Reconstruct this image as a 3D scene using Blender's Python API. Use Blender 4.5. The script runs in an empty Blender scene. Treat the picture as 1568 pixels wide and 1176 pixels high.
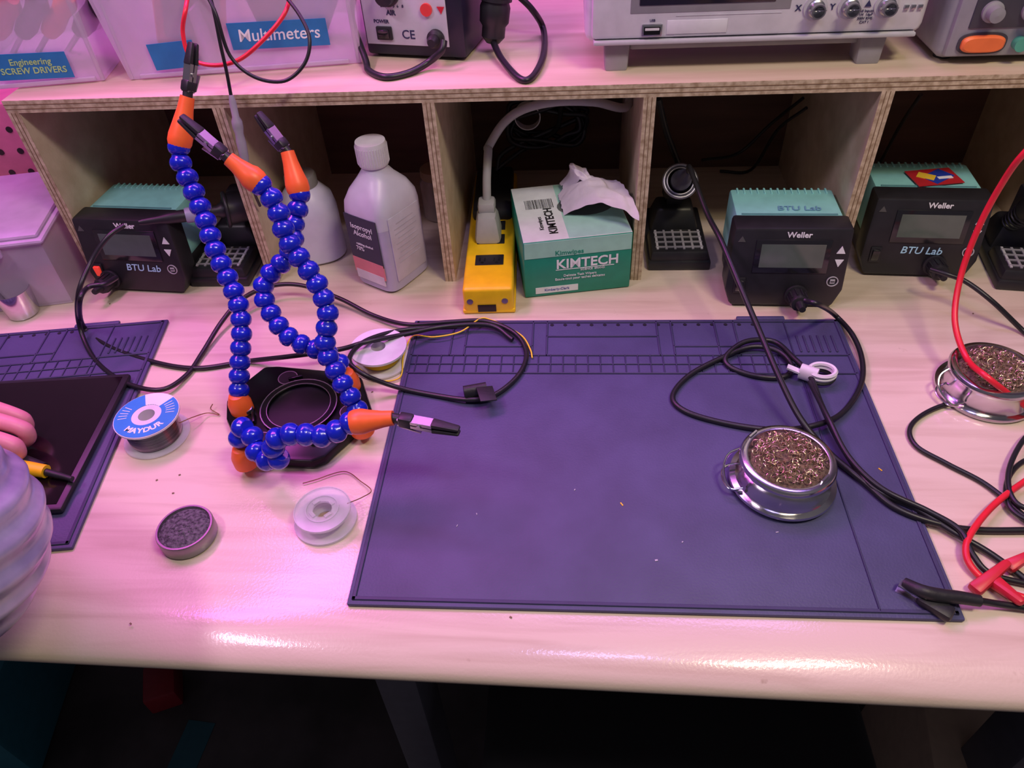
import bpy, bmesh, math, random
from mathutils import Vector, Matrix, Euler, noise
random.seed(7)
SC=bpy.context.scene
try:
    SC.view_settings.view_transform='Standard'
except Exception: pass
R=math.radians
# ------------------------------------------------------------------ camera
CAM=Vector((-0.0590,-0.4593,0.5034))
FW=Vector((-.0737,.7262,-.6836)); RT=Vector((.9973,.0557,-.0483)); UP=Vector((-.0030,.6853,.7283))
FW.normalize(); RT=(RT-FW*RT.dot(FW)).normalized(); UP=RT.cross(FW).normalized()
cd=bpy.data.cameras.new("camera"); cam=bpy.data.objects.new("camera",cd); SC.collection.objects.link(cam)
cd.sensor_width=36; cd.lens=1137.4/1568*36; cd.clip_start=.01
mw=Matrix((RT,UP,-FW)).transposed().to_4x4(); mw.translation=CAM; cam.matrix_world=mw
SC.camera=cam
# survey helpers: turn measured directions into world points on real planes
def _r(u,v): return FW+RT*((u-784)/1137.4)-UP*((v-588)/1137.4)
def W(u,v,z=0.0):
    d=_r(u,v); return CAM+d*((z-CAM.z)/d.z)
def WY(u,v,y):
    d=_r(u,v); return CAM+d*((y-CAM.y)/d.y)
def WD(u,v,t): return CAM+_r(u,v)*t
# ------------------------------------------------------------------ materials
MC={}
def mat(name,col,rough=.5,metal=0,var=.06,scale=60,bump=0,bscale=300,trans=0,emit=0,coat=0,alpha=1,sss=0,spec=.5,stretch=(1,1,1),col2=None,ecol=None):
    if name in MC: return MC[name]
    m=bpy.data.materials.new(name); m.use_nodes=True; nt=m.node_tree; N=nt.nodes; L=nt.links
    p=N["Principled BSDF"]
    tc=N.new("ShaderNodeTexCoord"); mp=N.new("ShaderNodeMapping"); mp.inputs["Scale"].default_value=stretch
    L.new(tc.outputs["Object"],mp.inputs[0])
    nz=N.new("ShaderNodeTexNoise"); nz.inputs["Scale"].default_value=scale; nz.inputs["Detail"].default_value=5
    L.new(mp.outputs[0],nz.inputs["Vector"])
    cr=N.new("ShaderNodeValToRGB"); e=cr.color_ramp.elements
    c2=col2 if col2 else tuple(min(1,c*(1+var)) for c in col)
    c1=col if col2 else tuple(c*(1-var) for c in col)
    e[0].position=.35; e[0].color=(*c1,1); e[1].position=.65; e[1].color=(*c2,1)
    L.new(nz.outputs[0],cr.inputs[0]); L.new(cr.outputs[0],p.inputs["Base Color"])
    p.inputs["Roughness"].default_value=rough; p.inputs["Metallic"].default_value=metal
    p.inputs["Transmission Weight"].default_value=trans; p.inputs["Coat Weight"].default_value=coat
    p.inputs["Coat Roughness"].default_value=.15
    p.inputs["Alpha"].default_value=alpha; p.inputs["Specular IOR Level"].default_value=spec
    if sss:
        p.inputs["Subsurface Weight"].default_value=sss; p.inputs["Subsurface Radius"].default_value=(.01,.008,.008); p.inputs["Subsurface Scale"].default_value=.5
    if emit:
        p.inputs["Emission Color"].default_value=(*(ecol or col),1); p.inputs["Emission Strength"].default_value=emit
    if bump:
        n2=N.new("ShaderNodeTexNoise"); n2.inputs["Scale"].default_value=bscale; n2.inputs["Detail"].default_value=3
        L.new(mp.outputs[0],n2.inputs["Vector"])
        b=N.new("ShaderNodeBump"); b.inputs["Strength"].default_value=bump; b.inputs["Distance"].default_value=.002
        L.new(n2.outputs[0],b.inputs["Height"]); L.new(b.outputs[0],p.inputs["Normal"])
    MC[name]=m; return m
# ------------------------------------------------------------------ mesh builder
def catmull(P,n=8,closed=False):
    P=[Vector(p) for p in P]; out=[]; m=len(P)
    if m<3 and not closed: return P
    rng=range(m) if closed else range(m-1)
    for i in rng:
        if closed: a,b,c,d=P[i-1],P[i],P[(i+1)%m],P[(i+2)%m]
        else:
            b,c=P[i],P[i+1]; a=P[i-1] if i>0 else b*2-c; d=P[i+2] if i+2<m else c*2-b
        for k in range(n):
            t=k/n
            out.append(.5*((2*b)+(c-a)*t+(2*a-5*b+4*c-d)*t*t+(3*b-a-3*c+d)*t**3))
    if not closed: out.append(P[-1])
    return out
def resample(P,step):
    out=[P[0]]; acc=0; 
    for i in range(1,len(P)):
        a,b=P[i-1],P[i]; L=(b-a).length
        while acc+L>=step:
            t=(step-acc)/L; a=a.lerp(b,t); out.append(a.copy()); L=(b-a).length; acc=0
        acc+=L
    return out
class B:
    def __init__(s,M=None): s.v=[];s.f=[];s.mi=[];s.mats=[];s.M=M or Matrix()
    def mid(s,m):
        if m not in s.mats: s.mats.append(m)
        return s.mats.index(m)
    def add(s,V,F,m,X=None):
        X=s.M@X if X is not None else s.M
        o=len(s.v); s.v+= [tuple(X@Vector(v)) for v in V]; i=s.mid(m)
        for f in F: s.f.append(tuple(a+o for a in f)); s.mi.append(i)
    def bm(s,bm,m,X=None):
        bm.verts.index_update(); s.add([v.co.copy() for v in bm.verts],[[v.index for v in f.verts] for f in bm.faces],m,X); bm.free()
    def box(s,size,loc,m,rot=(0,0,0),bev=0,seg=2,top=None):
        bm=bmesh.new(); bmesh.ops.create_cube(bm,size=1)
        for v in bm.verts:
            v.co=Vector((v.co.x*size[0],v.co.y*size[1],v.co.z*size[2]))
            if top and v.co.z>0: v.co.x*=top[0]; v.co.y*=top[1]
        if bev: bmesh.ops.bevel(bm,geom=bm.edges[:],offset=bev,segments=seg,affect='EDGES',profile=.5)
        s.bm(bm,m,Matrix.Translation(loc)@Euler(rot).to_matrix().to_4x4())
    def bx(s,a,b,m,bev=0,seg=2):
        s.box([abs(b[i]-a[i]) for i in range(3)],[(a[i]+b[i])/2 for i in range(3)],m,bev=bev,seg=seg)
    def prism(s,poly,z0,z1,m,X=None,bev=0,seg=2,shear=0):
        bm=bmesh.new(); vs=[bm.verts.new((x,y,z0)) for x,y in poly]; f=bm.faces.new(vs)
        r=bmesh.ops.extrude_face_region(bm,geom=[f])
        for g in r['geom']:
            if isinstance(g,bmesh.types.BMVert): g.co.z=z1
        bmesh.ops.recalc_face_normals(bm,faces=bm.faces[:])
        if bev: bmesh.ops.bevel(bm,geom=bm.edges[:],offset=bev,segments=seg,affect='EDGES',profile=.5)
        if shear:
            for v in bm.verts: v.co.z-=v.co.y*shear
        s.bm(bm,m,X)
    def lathe(s,prof,m,loc=(0,0,0),rot=(0,0,0),seg=32,X=None,cap=True):
        V=[];F=[];n=len(prof)
        for r,z in prof:
            for k in range(seg):
                a=2*math.pi*k/seg; V.append((r*math.cos(a),r*math.sin(a),z))
        for i in range(n-1):
            for k in range(seg):
                k2=(k+1)%seg; F.append((i*seg+k,i*seg+k2,(i+1)*seg+k2,(i+1)*seg+k))
        if cap:
            if prof[0][0]>1e-6: F.append(tuple(reversed(range(seg))))
            if prof[-1][0]>1e-6: F.append(tuple((n-1)*seg+k for k in range(seg)))
        if X is None: X=Matrix.Translation(loc)@Euler(rot).to_matrix().to_4x4()
        s.add(V,F,m,X)
    def cyl(s,r,h,m,loc=(0,0,0),rot=(0,0,0),seg=32,bev=0,r2=None,X=None):
        r2=r if r2 is None else r2; b=bev
        pr=[(r-b,0),(r-b*.3,b*.3),(r,b),(r2,h-b),(r2-b*.3,h-b*.3),(r2-b,h)] if b else [(r,0),(r2,h)]
        s.lathe(pr,m,loc,rot,seg,X)
    def ring(s,ro,ri,z0,z1,m,loc=(0,0,0),rot=(0,0,0),seg=40,X=None):
        s.lathe([(ri,z0),(ro,z0),(ro,z1),(ri,z1),(ri,z0)],m,loc,rot,seg,X,cap=False)
    def torus(s,Rr,r,m,X,seg=40,s2=10):
        P=[Vector((Rr*math.cos(2*math.pi*k/seg),Rr*math.sin(2*math.pi*k/seg),0)) for k in range(seg)]
        s.tube([X@p for p in P],r,m,closed=True,seg=s2,smooth=1)
    def tube(s,P,r,m,seg=10,smooth=8,closed=False,ends=True):
        Q=catmull(P,smooth,closed) if smooth>1 else [Vector(p) for p in P]
        n=len(Q); rf=r if callable(r) else (lambda t:r)
        V=[];F=[]; T0=None; nrm=None
        for i,q in enumerate(Q):
            if closed: T=(Q[(i+1)%n]-Q[i-1])
            else: T=Q[min(i+1,n-1)]-Q[max(i-1,0)]
            if T.length<1e-9: T=T0 or Vector((0,0,1))
            T=T.normalized()
            if nrm is None:
                nrm=T.orthogonal().normalized()
            else:
                nrm=(nrm-T*nrm.dot(T)).normalized()
            bn=T.cross(nrm); rr=rf(i/(n-1))
            for k in range(seg):
                a=2*math.pi*k/seg; V.append(q+(nrm*math.cos(a)+bn*math.sin(a))*rr)
            T0=T
        for i in range(n if closed else n-1):
            j=(i+1)%n
            for k in range(seg):
                k2=(k+1)%seg; F.append((i*seg+k,i*seg+k2,j*seg+k2,j*seg+k))
        if not closed and ends:
            F.append(tuple(reversed(range(seg)))); F.append(tuple((n-1)*seg+k for k in range(seg)))
        s.add(V,F,m)
    def loft(s,secs,m,seg=40,loc=(0,0,0),rot=(0,0,0)):
        V=[];F=[]
        for z,hx,hy,n,*o in secs:
            ox,oy=o if o else (0,0)
            for k in range(seg):
                a=2*math.pi*k/seg; c,sn=math.cos(a),math.sin(a)
                V.append((ox+hx*math.copysign(abs(c)**(2/n),c),oy+hy*math.copysign(abs(sn)**(2/n),sn),z))
        for i in range(len(secs)-1):
            for k in range(seg):
                k2=(k+1)%seg; F.append((i*seg+k,i*seg+k2,(i+1)*seg+k2,(i+1)*seg+k))
        F.append(tuple(reversed(range(seg)))); F.append(tuple((len(secs)-1)*seg+k for k in range(seg)))
        s.add(V,F,m,Matrix.Translation(loc)@Euler(rot).to_matrix().to_4x4())
    def openbox(s,w,d,h,th,m,tp=1.08,loc=(0,0,0)):
        V=[]
        for (z,sc,o) in ((0,1,0),(h,tp,0),(h,tp,th),(th,1,th)):
            for sx,sy in ((-1,-1),(1,-1),(1,1),(-1,1)):
                V.append((sx*(w/2*sc-o),sy*(d/2*sc-o),z))
        F=[(3,2,1,0),(12,13,14,15)]
        for a in (0,4,8):
            for k in range(4):
                k2=(k+1)%4; F.append((a+k,a+k2,a+4+k2,a+4+k))
        s.add(V,F,m,Matrix.Translation(loc))
    def text(s,txt,size,m,X,ext=.0002,align='CENTER',shear=0,bold=0):
        c=bpy.data.curves.new("t",'FONT'); c.body=txt; c.size=size; c.extrude=ext; c.align_x=align; c.align_y='CENTER'; c.shear=shear; c.offset=bold; c.resolution_u=3
        o=bpy.data.objects.new("t",c); SC.collection.objects.link(o)
        me=bpy.data.meshes.new_from_object(o)
        s.add([v.co.copy() for v in me.vertices],[tuple(p.vertices) for p in me.polygons],m,X)
        bpy.data.objects.remove(o); bpy.data.curves.remove(c); bpy.data.meshes.remove(me)
    def done(s,name,loc=(0,0,0),rotz=0,ang=38,mods=None):
        me=bpy.data.meshes.new(name); me.from_pydata(s.v,[],s.f)
        for m in s.mats: me.materials.append(m)
        me.polygons.foreach_set("material_index",s.mi)
        me.polygons.foreach_set("use_smooth",[True]*len(s.f))
        me.update()
        b=bmesh.new(); b.from_mesh(me); bmesh.ops.recalc_face_normals(b,faces=b.faces[:]); b.to_mesh(me); b.free()
        try: me.set_sharp_from_angle(angle=R(ang))
        except Exception: pass
        o=bpy.data.objects.new(name,me); SC.collection.objects.link(o)
        o.location=loc; o.rotation_euler=(0,0,rotz)
        return o
def TX(loc,rot=(0,0,0)): return Matrix.Translation(loc)@Euler(rot).to_matrix().to_4x4()
def align(loc,d,up='Y'):
    return Matrix.Translation(loc)@Vector(d).to_track_quat('Z',up).to_matrix().to_4x4()
# ------------------------------------------------------------------ palette
BLK=mat("black_plastic",(.016,.016,.020),.42,var=.15)
BLKG=mat("black_gloss",(.012,.012,.016),.15,coat=.5)
RUB=mat("black_rubber",(.014,.014,.017),.5,bump=.1)
CAB=mat("black_cable",(.012,.012,.015),.38)
WHT=mat("white_ink",(.85,.85,.9),.6)
WPL=mat("white_plastic",(.72,.70,.74),.4)
GRY=mat("grey_plastic",(.30,.29,.32),.45)
LGR=mat("light_grey",(.50,.49,.53),.45)
RED=mat("red_silicone",(.75,.02,.04),.35)
REDP=mat("red_plastic",(.6,.02,.04),.4)
ORG=mat("orange_plastic",(.95,.15,.03),.4)
YEL=mat("yellow_plastic",(.95,.58,.01),.4)
CHR=mat("chrome",(.62,.60,.64),.16,1)
STL=mat("steel",(.5,.5,.53),.3,1)
TEAL=mat("teal_casing",(.26,.62,.60),.45)
BLU=mat("blue_segment",(.004,.014,.50),.22,coat=.4)
LCD=mat("lcd_glass",(.10,.13,.11),.15,coat=.5)
SIL=mat("silicone_mat",(.066,.066,.155),.55,var=.12,scale=18,bump=.15,bscale=500)
SILD=mat("silicone_mat_ridge",(.040,.039,.100),.55,bump=.1)
def ply(name,c1,c2,rough=.55,sc=(1,8,8)):
    return mat(name,c1,rough,col2=c2,scale=6,stretch=sc,bump=.08,bscale=60)
PLY=ply("plywood_face",(.56,.45,.31),(.66,.55,.40))
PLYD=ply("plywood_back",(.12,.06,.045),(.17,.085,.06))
PLYE=mat("plywood_edge",(.36,.26,.16),.7,col2=(.66,.54,.38),scale=140,stretch=(1,1,1))
PLYL=mat("plywood_glue_line",(.2,.12,.06),.8)
# maple laminate bench top
m=bpy.data.materials.new("maple_laminate"); m.use_nodes=True; nt=m.node_tree; N=nt.nodes; L=nt.links; p=N["Principled BSDF"]
tc=N.new("ShaderNodeTexCoord"); mp=N.new("ShaderNodeMapping"); mp.inputs["Scale"].default_value=(1.2,14,14); L.new(tc.outputs["Object"],mp.inputs[0])
n1=N.new("ShaderNodeTexNoise"); n1.inputs["Scale"].default_value=5; n1.inputs["Detail"].default_value=6; n1.inputs["Distortion"].default_value=.6; L.new(mp.outputs[0],n1.inputs[0])
cr=N.new("ShaderNodeValToRGB"); e=cr.color_ramp.elements; e[0].position=.30; e[0].color=(.62,.50,.38,1); e[1].position=.55; e[1].color=(.74,.62,.49,1)
L.new(n1.outputs[0],cr.inputs[0])
n2=N.new("ShaderNodeTexNoise"); n2.inputs["Scale"].default_value=45; n2.inputs["Detail"].default_value=4; L.new(tc.outputs["Object"],n2.inputs[0])
cr2=N.new("ShaderNodeValToRGB"); e=cr2.color_ramp.elements; e[0].position=.24; e[0].color=(.45,.36,.28,1); e[1].position=.29; e[1].color=(1,1,1,1); L.new(n2.outputs[0],cr2.inputs[0])
mx=N.new("ShaderNodeMix"); mx.data_type='RGBA'; mx.blend_type='MULTIPLY'; mx.inputs[0].default_value=.5
L.new(cr.outputs[0],mx.inputs[6]); L.new(cr2.outputs[0],mx.inputs[7]); L.new(mx.outputs[2],p.inputs["Base Color"])
p.inputs["Roughness"].default_value=.34; p.inputs["Coat Weight"].default_value=.5; p.inputs["Coat Roughness"].default_value=.10
n3=N.new("ShaderNodeTexNoise"); n3.inputs["Scale"].default_value=420; L.new(tc.outputs["Object"],n3.inputs[0])
bp=N.new("ShaderNodeBump"); bp.inputs["Strength"].default_value=.16; bp.inputs["Distance"].default_value=.0006; L.new(n3.outputs[0],bp.inputs["Height"]); L.new(bp.outputs[0],p.inputs["Normal"]); L.new(bp.outputs[0],p.inputs["Coat Normal"])
MAPLE=m
# ------------------------------------------------------------------ room
FLOOR=mat("concrete_floor",(.055,.048,.050),.6,var=.35,scale=8,bump=.2,bscale=60)
b=B(); b.bx((-2.5,-2.2,-.84),(2.5,1.0,-.80),FLOOR); b.done("floor")
WALL=mat("painted_wall",(.42,.36,.42),.7,bump=.05)
b=B(); b.bx((-2.5,.86,-.8),(2.5,.9,1.9),WALL); b.done("wall_back")
# ------------------------------------------------------------------ workbench
b=B()
ra,rb=.045,.018; prof=[]
for k in range(0,17):
    a=math.pi/2+math.pi*k/16
    prof.append((ra*math.cos(a), -rb+rb*math.sin(a)))
def yc(x): return -.1775-.018*x
xs=[-1.3,1.2]; V=[];F=[]
for x in xs:
    V.append((x,.84,0))
    for q in prof: V.append((x,yc(x)+q[0],q[1]))
    V.append((x,.84,-.036))
n=len(V)//2
for k in range(n): F.append((k,(k+1)%n,n+(k+1)%n,n+k))
F.append(tuple(range(n))); F.append(tuple(reversed(range(n,2*n))))
b.add(V,F,MAPLE)
LEG=mat("bench_steel",(.12,.12,.15),.45,.3)
for x in (-1.1,-.235,.46,1.05):
    b.bx((x-.022,-.12,-.8),(x+.022,-.06,-.036),LEG,bev=.004)
    b.bx((x-.022,.70,-.8),(x+.022,.76,-.036),LEG,bev=.004)
    b.bx((x-.02,-.12,-.10),(x+.02,.76,-.036),LEG)
b.bx((-1.1,.2,-.7),(1.05,.23,-.66),LEG,bev=.004)
b.done("workbench")
# ------------------------------------------------------------------ shelf unit
b=B(); YF=.2509; YB=.52; ZT=.2245; ZU=.2118
X0,X1=-.628,.95
b.bx((X0,YF,ZU),(X1,YB+.06,ZT),PLY)
b.bx((X0,YF-.0006,ZU),(X1,YF,ZT),PLYE)
for z in (ZU+.004,ZU+.0085): b.bx((X0,YF-.0009,z-.0003),(X1,YF-.0005,z+.0003),PLYL)
for x in (-.622,-.407,-.195,.0194,.2395,.485,.70):
    b.bx((x-.006,YF,0),(x+.006,YB,ZU),PLY)
    b.bx((x-.006,YF-.0006,0),(x+.006,YF,ZU),PLYE)
    for q in (-.002,.002): b.bx((x+q-.0003,YF-.0009,0),(x+q+.0003,YF-.0005,ZU),PLYL)
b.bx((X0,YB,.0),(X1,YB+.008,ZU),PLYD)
b.done("shelf_unit")
# ------------------------------------------------------------------ soldering mats
def solder_mat(name,w,d,loc,rot,t=.004):
    b=B(); b.box((w,d,t),(0,0,t/2),SIL,bev=.0015)
    hw,hd=w/2,d/2
    rd=.0016
    def ridge(x0,y0,x1,y1,wd=.0018,m=SILD):
        L=math.hypot(x1-x0,y1-y0); a=math.atan2(y1-y0,x1-x0)
        b.box((L+wd,wd,rd),((x0+x1)/2,(y0+y1)/2,t+rd/2-.0002),m,rot=(0,0,a),bev=.0004,seg=1)
    e=.005
    ridge(-hw+e,-hd+e,hw-e,-hd+e,.003); ridge(-hw+e,hd-e,hw-e,hd-e,.003); ridge(-hw+e,-hd+e,-hw+e,hd-e,.003); ridge(hw-e,-hd+e,hw-e,hd-e,.003)
    yg0,yg1,yt1=hd-.086,hd-.059,hd-.009
    xr=hw-.058
    ridge(-hw+e,yg0,hw-e,yg0); ridge(-hw+e,yg1,hw-e,yg1); ridge(-hw+e,(yg0+yg1)/2,xr,(yg0+yg1)/2,.0012); ridge(xr,-hd+e,xr,hd-e,.0012)
    x=-hw+.012
    while x<xr: ridge(x,yg0,x,yg1,.0011); x+=.0125
    for xx in (-hw+.045,-hw+.06,-hw+.13,-hw+.145,-hw+.26,-hw+.275,-hw+.32,-hw+.34): ridge(xx,yg1,xx,hd-e)
    ridge(-hw+.06,yg1+.014,-hw+.13,yg1+.014); ridge(-hw+.145,yg1+.03,-hw+.26,yg1+.03); ridge(-hw+.275,yg1+.014,-hw+.34,yg1+.014)
    for i in range(6): ridge(xr+.008+i*.007,yg1+.006,xr+.008+i*.007,yg1+.03)
    HOLE=mat("mat_hole",(.005,.005,.012),.7)
    for i in range(16): b.cyl(.002,.0004,HOLE,(-hw+.15+i*.014,hd-.0095,t),seg=12)
    b.box((.05,.006,.004),(hw-.08,hd+.0015,t/2+.001),SIL,bev=.0015)
    return b.done(name,loc,rot)
solder_mat("soldering_mat",.45,.345,(0,0,0.0002),0)
ang=R(7.6); w2,d2=.45,.306
c=Vector((-.486,.0245,0))-Vector((math.cos(ang),math.sin(ang),0))*w2/2
solder_mat("soldering_mat",w2,d2,(c.x,c.y,.0002),ang)
# ------------------------------------------------------------------ tablet on the other mat
b=B(); GL=mat("dark_glass",(.010,.004,.008),.14,coat=.6)
b.box((.25,.173,.007),(0,0,.0035),BLK,bev=.003); b.box((.238,.161,.0006),(0,0,.0072),GL)
b.done("tablet",(-.620,-.020,.0058),R(5))
# ------------------------------------------------------------------ helping hands
b=B(); ANO=mat("black_anodised",(.012,.012,.014),.25,.6); 
base=[(-.389,.038),(-.381,.014),(-.352,-.030),(-.338,-.036),(-.285,-.038),(-.274,-.032),(-.243,.018),(-.243,.028),(-.262,.072),(-.272,.079),(-.352,.089),(-.366,.088),(-.384,.056)]
b.prism(base,0.001,.012,ANO,bev=.0025)
cx,cy=-.313,.028
DARK=mat("recess_dark",(.003,.003,.005),.35)
b.ring(.036,.030,.012,.016,ANO,(cx,cy,0)); b.ring(.0365,.0355,.0155,.0165,STL,(cx,cy,0)); b.ring(.0305,.0298,.0155,.0165,STL,(cx,cy,0))
b.cyl(.0295,.0008,DARK,(cx,cy,.0120))
for k,aa in enumerate((62,118,185,240,300,355)):
    p=(cx+.050*math.cos(R(aa)),cy+.048*math.sin(R(aa)),.012)
    if k%2: b.cyl(.009,.0006,DARK,p); b.ring(.0098,.009,0,.0008,STL,p)
    else: b.cyl(.006,.005,STL,p,seg=20,bev=.001)
for k in range(4):
    aa=R(20+90*k); b.box((.014,.003,.004),(cx+.043*math.cos(aa),cy+.043*math.sin(aa),.014),ANO,rot=(0,0,aa+R(90)),bev=.001)
BEAD=[(.0058,-.0066),(.0072,-.0062),(.0088,-.0042),(.0096,-.0012),(.0094,.0016),(.0082,.0042),(.0064,.0058),(.0060,.0072)]
def arm(pts,clipend,shrink=1.0):
    P=[WD(u,v,t) for u,v,t in pts]
    root=P[0]; Q=resample(catmull(P,16),.0134)
    b.lathe([(.0110,-.012),(.0110,-.002),(.0090,.004),(.0072,.008),(.0,.010)],ORG,X=align(Vector((root.x,root.y,.0235)),(0,0,1)),seg=20)
    for i in range(1,len(Q)):
        T=(Q[min(i+1,len(Q)-1)]-Q[i-1]).normalized()
        b.lathe(BEAD,BLU,X=align(Q[i],T),seg=20)
    e=Q[-1]; o1=WD(*clipend[0]); tip=WD(*clipend[1]); dd=(o1-e); 
    D=(tip-o1).normalized(); X=align(e,dd.normalized())
    L1=dd.length
    b.lathe([(.0090,.0),(.0104,.004),(.0104,.010),(.0088,L1*.45),(.0068,L1*.75),(.0060,L1),(.0,L1)],ORG,X=X,seg=20)
    L2=(tip-o1).length; X=align(o1,D)
    s0=b.M; b.M=s0@X
    b.cyl(.0042,.016,BLK,(0,0,-.004),seg=14)
    for sgn in (-1,1):
        b.box((.0085,.0012,L2*.55),(0,sgn*.0030,L2*.36),STL,rot=(sgn*-.02,0,0))
        for sx in (-1,1): b.box((.0008,.0028,L2*.5),(sx*.0040,sgn*.0020,L2*.36),STL)
        b.box((.0092,.0042,L2*.42),(0,sgn*.0026,L2*.80),RUB,rot=(sgn*.03,0,0),bev=.0015,top=(.7,.7))
    b.box((.0095,.0105,L2*.22),(0,0,L2*.20),BLK,bev=.002)
    b.cyl(.002,.011,STL,(-.0055,0,L2*.42),rot=(0,R(90),0),seg=10)
    b.box((.007,.001,L2*.32),(0,-.0065,L2*.28),STL,rot=(.16,0,0)); 
    b.M=s0
arm([(367,617,.705),(366,590,.700),(368,545,.695),(370,500,.690),(364,462,.687),(350,428,.684),(337,400,.681),(325,370,.678),(315,338,.675),(303,308,.672),(291,280,.668),(277,250,.664),(274,222,.660),(280,203,.657)],[(287,148,.648),(296,66,.636)])
arm([(552,646,.675),(545,622,.668),(530,597,.664),(514,568,.662),(500,540,.660),(498,512,.656),(503,487,.652),(495,455,.648),(480,425,.644),(462,400,.640),(444,373,.636),(432,345,.632),(424,318,.628),(410,295,.624),(393,277,.620)],[(350,243,.612),(276,180,.598)])
arm([(530,572,.715),(520,556,.708),(500,540,.702),(475,532,.698),(448,520,.695),(428,500,.692),(410,470,.690),(402,445,.688),(412,422,.686),(432,402,.684),(448,378,.682),(450,345,.679),(457,315,.676),(460,285,.673)],[(440,232,.664),(394,174,.652)])
arm([(370,690,.650),(367,668,.643),(372,655,.636),(386,668,.632),(392,690,.630),(408,704,.626),(428,700,.618),(416,680,.610),(428,670,.604),(455,664,.600),(490,668,.597),(520,658,.594),(546,641,.592)],[(602,640,.588),(703,660,.578)])
b.done("helping_hands_stand")
# ------------------------------------------------------------------ soldering stations
def station(loc,rot,plugx=.014,txt=True,sw=BLKG):
    b=B(); RX=Euler((R(90),0,0)).to_matrix().to_4x4(); b.M=Matrix.Diagonal((.97,.94,.93,1))
    fr=[(-.055,0.003),(.055,0.003),(.063,.024),(.0605,.098),(-.0605,.098),(-.063,.024)]
    b.prism(fr,-.030,0,BLK,X=RX,bev=.0035,shear=.14)
    s2=[(-.054,.030),(.054,.030),(.057,.040),(.056,.096),(-.056,.096),(-.057,.040)]
    b.prism(s2,-.094,-.022,TEAL,X=RX,bev=.003,shear=.10)
    s3=[(-.053,.002),(.053,.002),(.056,.034),(-.056,.034)]
    b.prism(s3,-.094,-.022,BLK,X=RX,bev=.002,shear=.05)
    for i in range(14): b.box((.0022,.012,.0024),(-.048+i*.0074,.098,.0960),TEAL,bev=.0006)
    b.box((.10,.002,.001),(0,.046,.0966),mat("teal_dark",(.12,.3,.32),.5))
    for sx in (-.045,.045): b.cyl(.006,.004,RUB,(sx,.02,-.0005)); b.cyl(.006,.004,RUB,(sx,.085,-.0005))
    F=Matrix.Rotation(R(82),4,'X'); s0=b.M; b.M=s0@Matrix.Translation((0,-.0002,0))@F
    b.box((.078,.040,.002),(.002,.066,.0004),BLKG,bev=.0008); b.box((.066,.028,.001),(.002,.067,.0012),LCD)
    b.text("Weller",.0090,WHT,TX((.006,.0915,.0005)),bold=.0002)
    for y,sg in ((.074,1),(.059,-1)):
        b.prism([(-.0045,-.0038*sg),(.0045,-.0038*sg),(0,.0050*sg)],0,.0009,WHT,X=TX((.0515,y,.0)))
    b.ring(.0062,.0052,0,.001,LGR,(.0495,.036,0)); b.box((.005,.005,.001),(.0495,.036,.0004),LGR)
    b.box((.004,.0009,.0012),(.0495,.036,.0008),BLK)
    b.prism([(-.004,-.003),(.004,-.003),(0,.004)],0,.0006,mat("warning_ink",(.08,.08,.08),.6),X=TX((-.052,.086,.0)))
    b.box((.012,.019,.003),(-.048,.030,.0005),BLK,bev=.001); b.box((.008,.014,.004),(-.048,.030,.002),sw,rot=(R(12),0,0),bev=.001)
    b.cyl(.0125,.004,BLK,(plugx,.019,0),bev=.001); b.cyl(.0095,.022,RUB,(plugx,.019,.002),bev=.002,seg=12)
    for k in range(10):
        a=k*math.pi/5; b.box((.0016,.0016,.014),(plugx+.0095*math.cos(a),.019+.0095*math.sin(a),.012),RUB)
    b.cyl(.0055,.014,RUB,(plugx,.019,.022),r2=.0035,seg=12)
    HW=mat("pen_blue",(.45,.75,.95),.6)
    if txt: b.text("BTU Lab",.0125,HW,TX((.0 if plugx>0 else .012,.036,.0006),(0,0,R(-1))),bold=.00010,shear=.15)
    b.M=s0
    if not txt: b.text("BTU Lab",.013,mat("pen_blue_dark",(.16,.36,.52),.6),TX((.012,.058,.0970)),bold=.0001,shear=.1)
    return b.done("soldering_station",loc,rot)
station((-.561,.231,0),R(-5),plugx=-.036,sw=mat("red_lit",(.8,.05,.03),.4,emit=.5))
station((.170,.196,0),R(-2),txt=False)
station((.326,.250,0),R(-4),plugx=.018)
b=B(); b.M=TX((.340,.310,.0915),(0,0,R(8)))
b.box((.050,.034,.0008),(0,0,0),mat("sticker_red",(.5,.02,.03),.4)); b.box((.030,.020,.0010),(.004,0,.0002),mat("sticker_blue",(.02,.05,.4),.4),rot=(0,0,.5)); b.box((.012,.018,.0012),(-.008,.002,.0003),mat("sticker_yellow",(.9,.6,.05),.4),rot=(0,0,.9)); b.box((.016,.005,.0012),(.01,-.004,.0004),WHT)
b.done("sticker")
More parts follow.
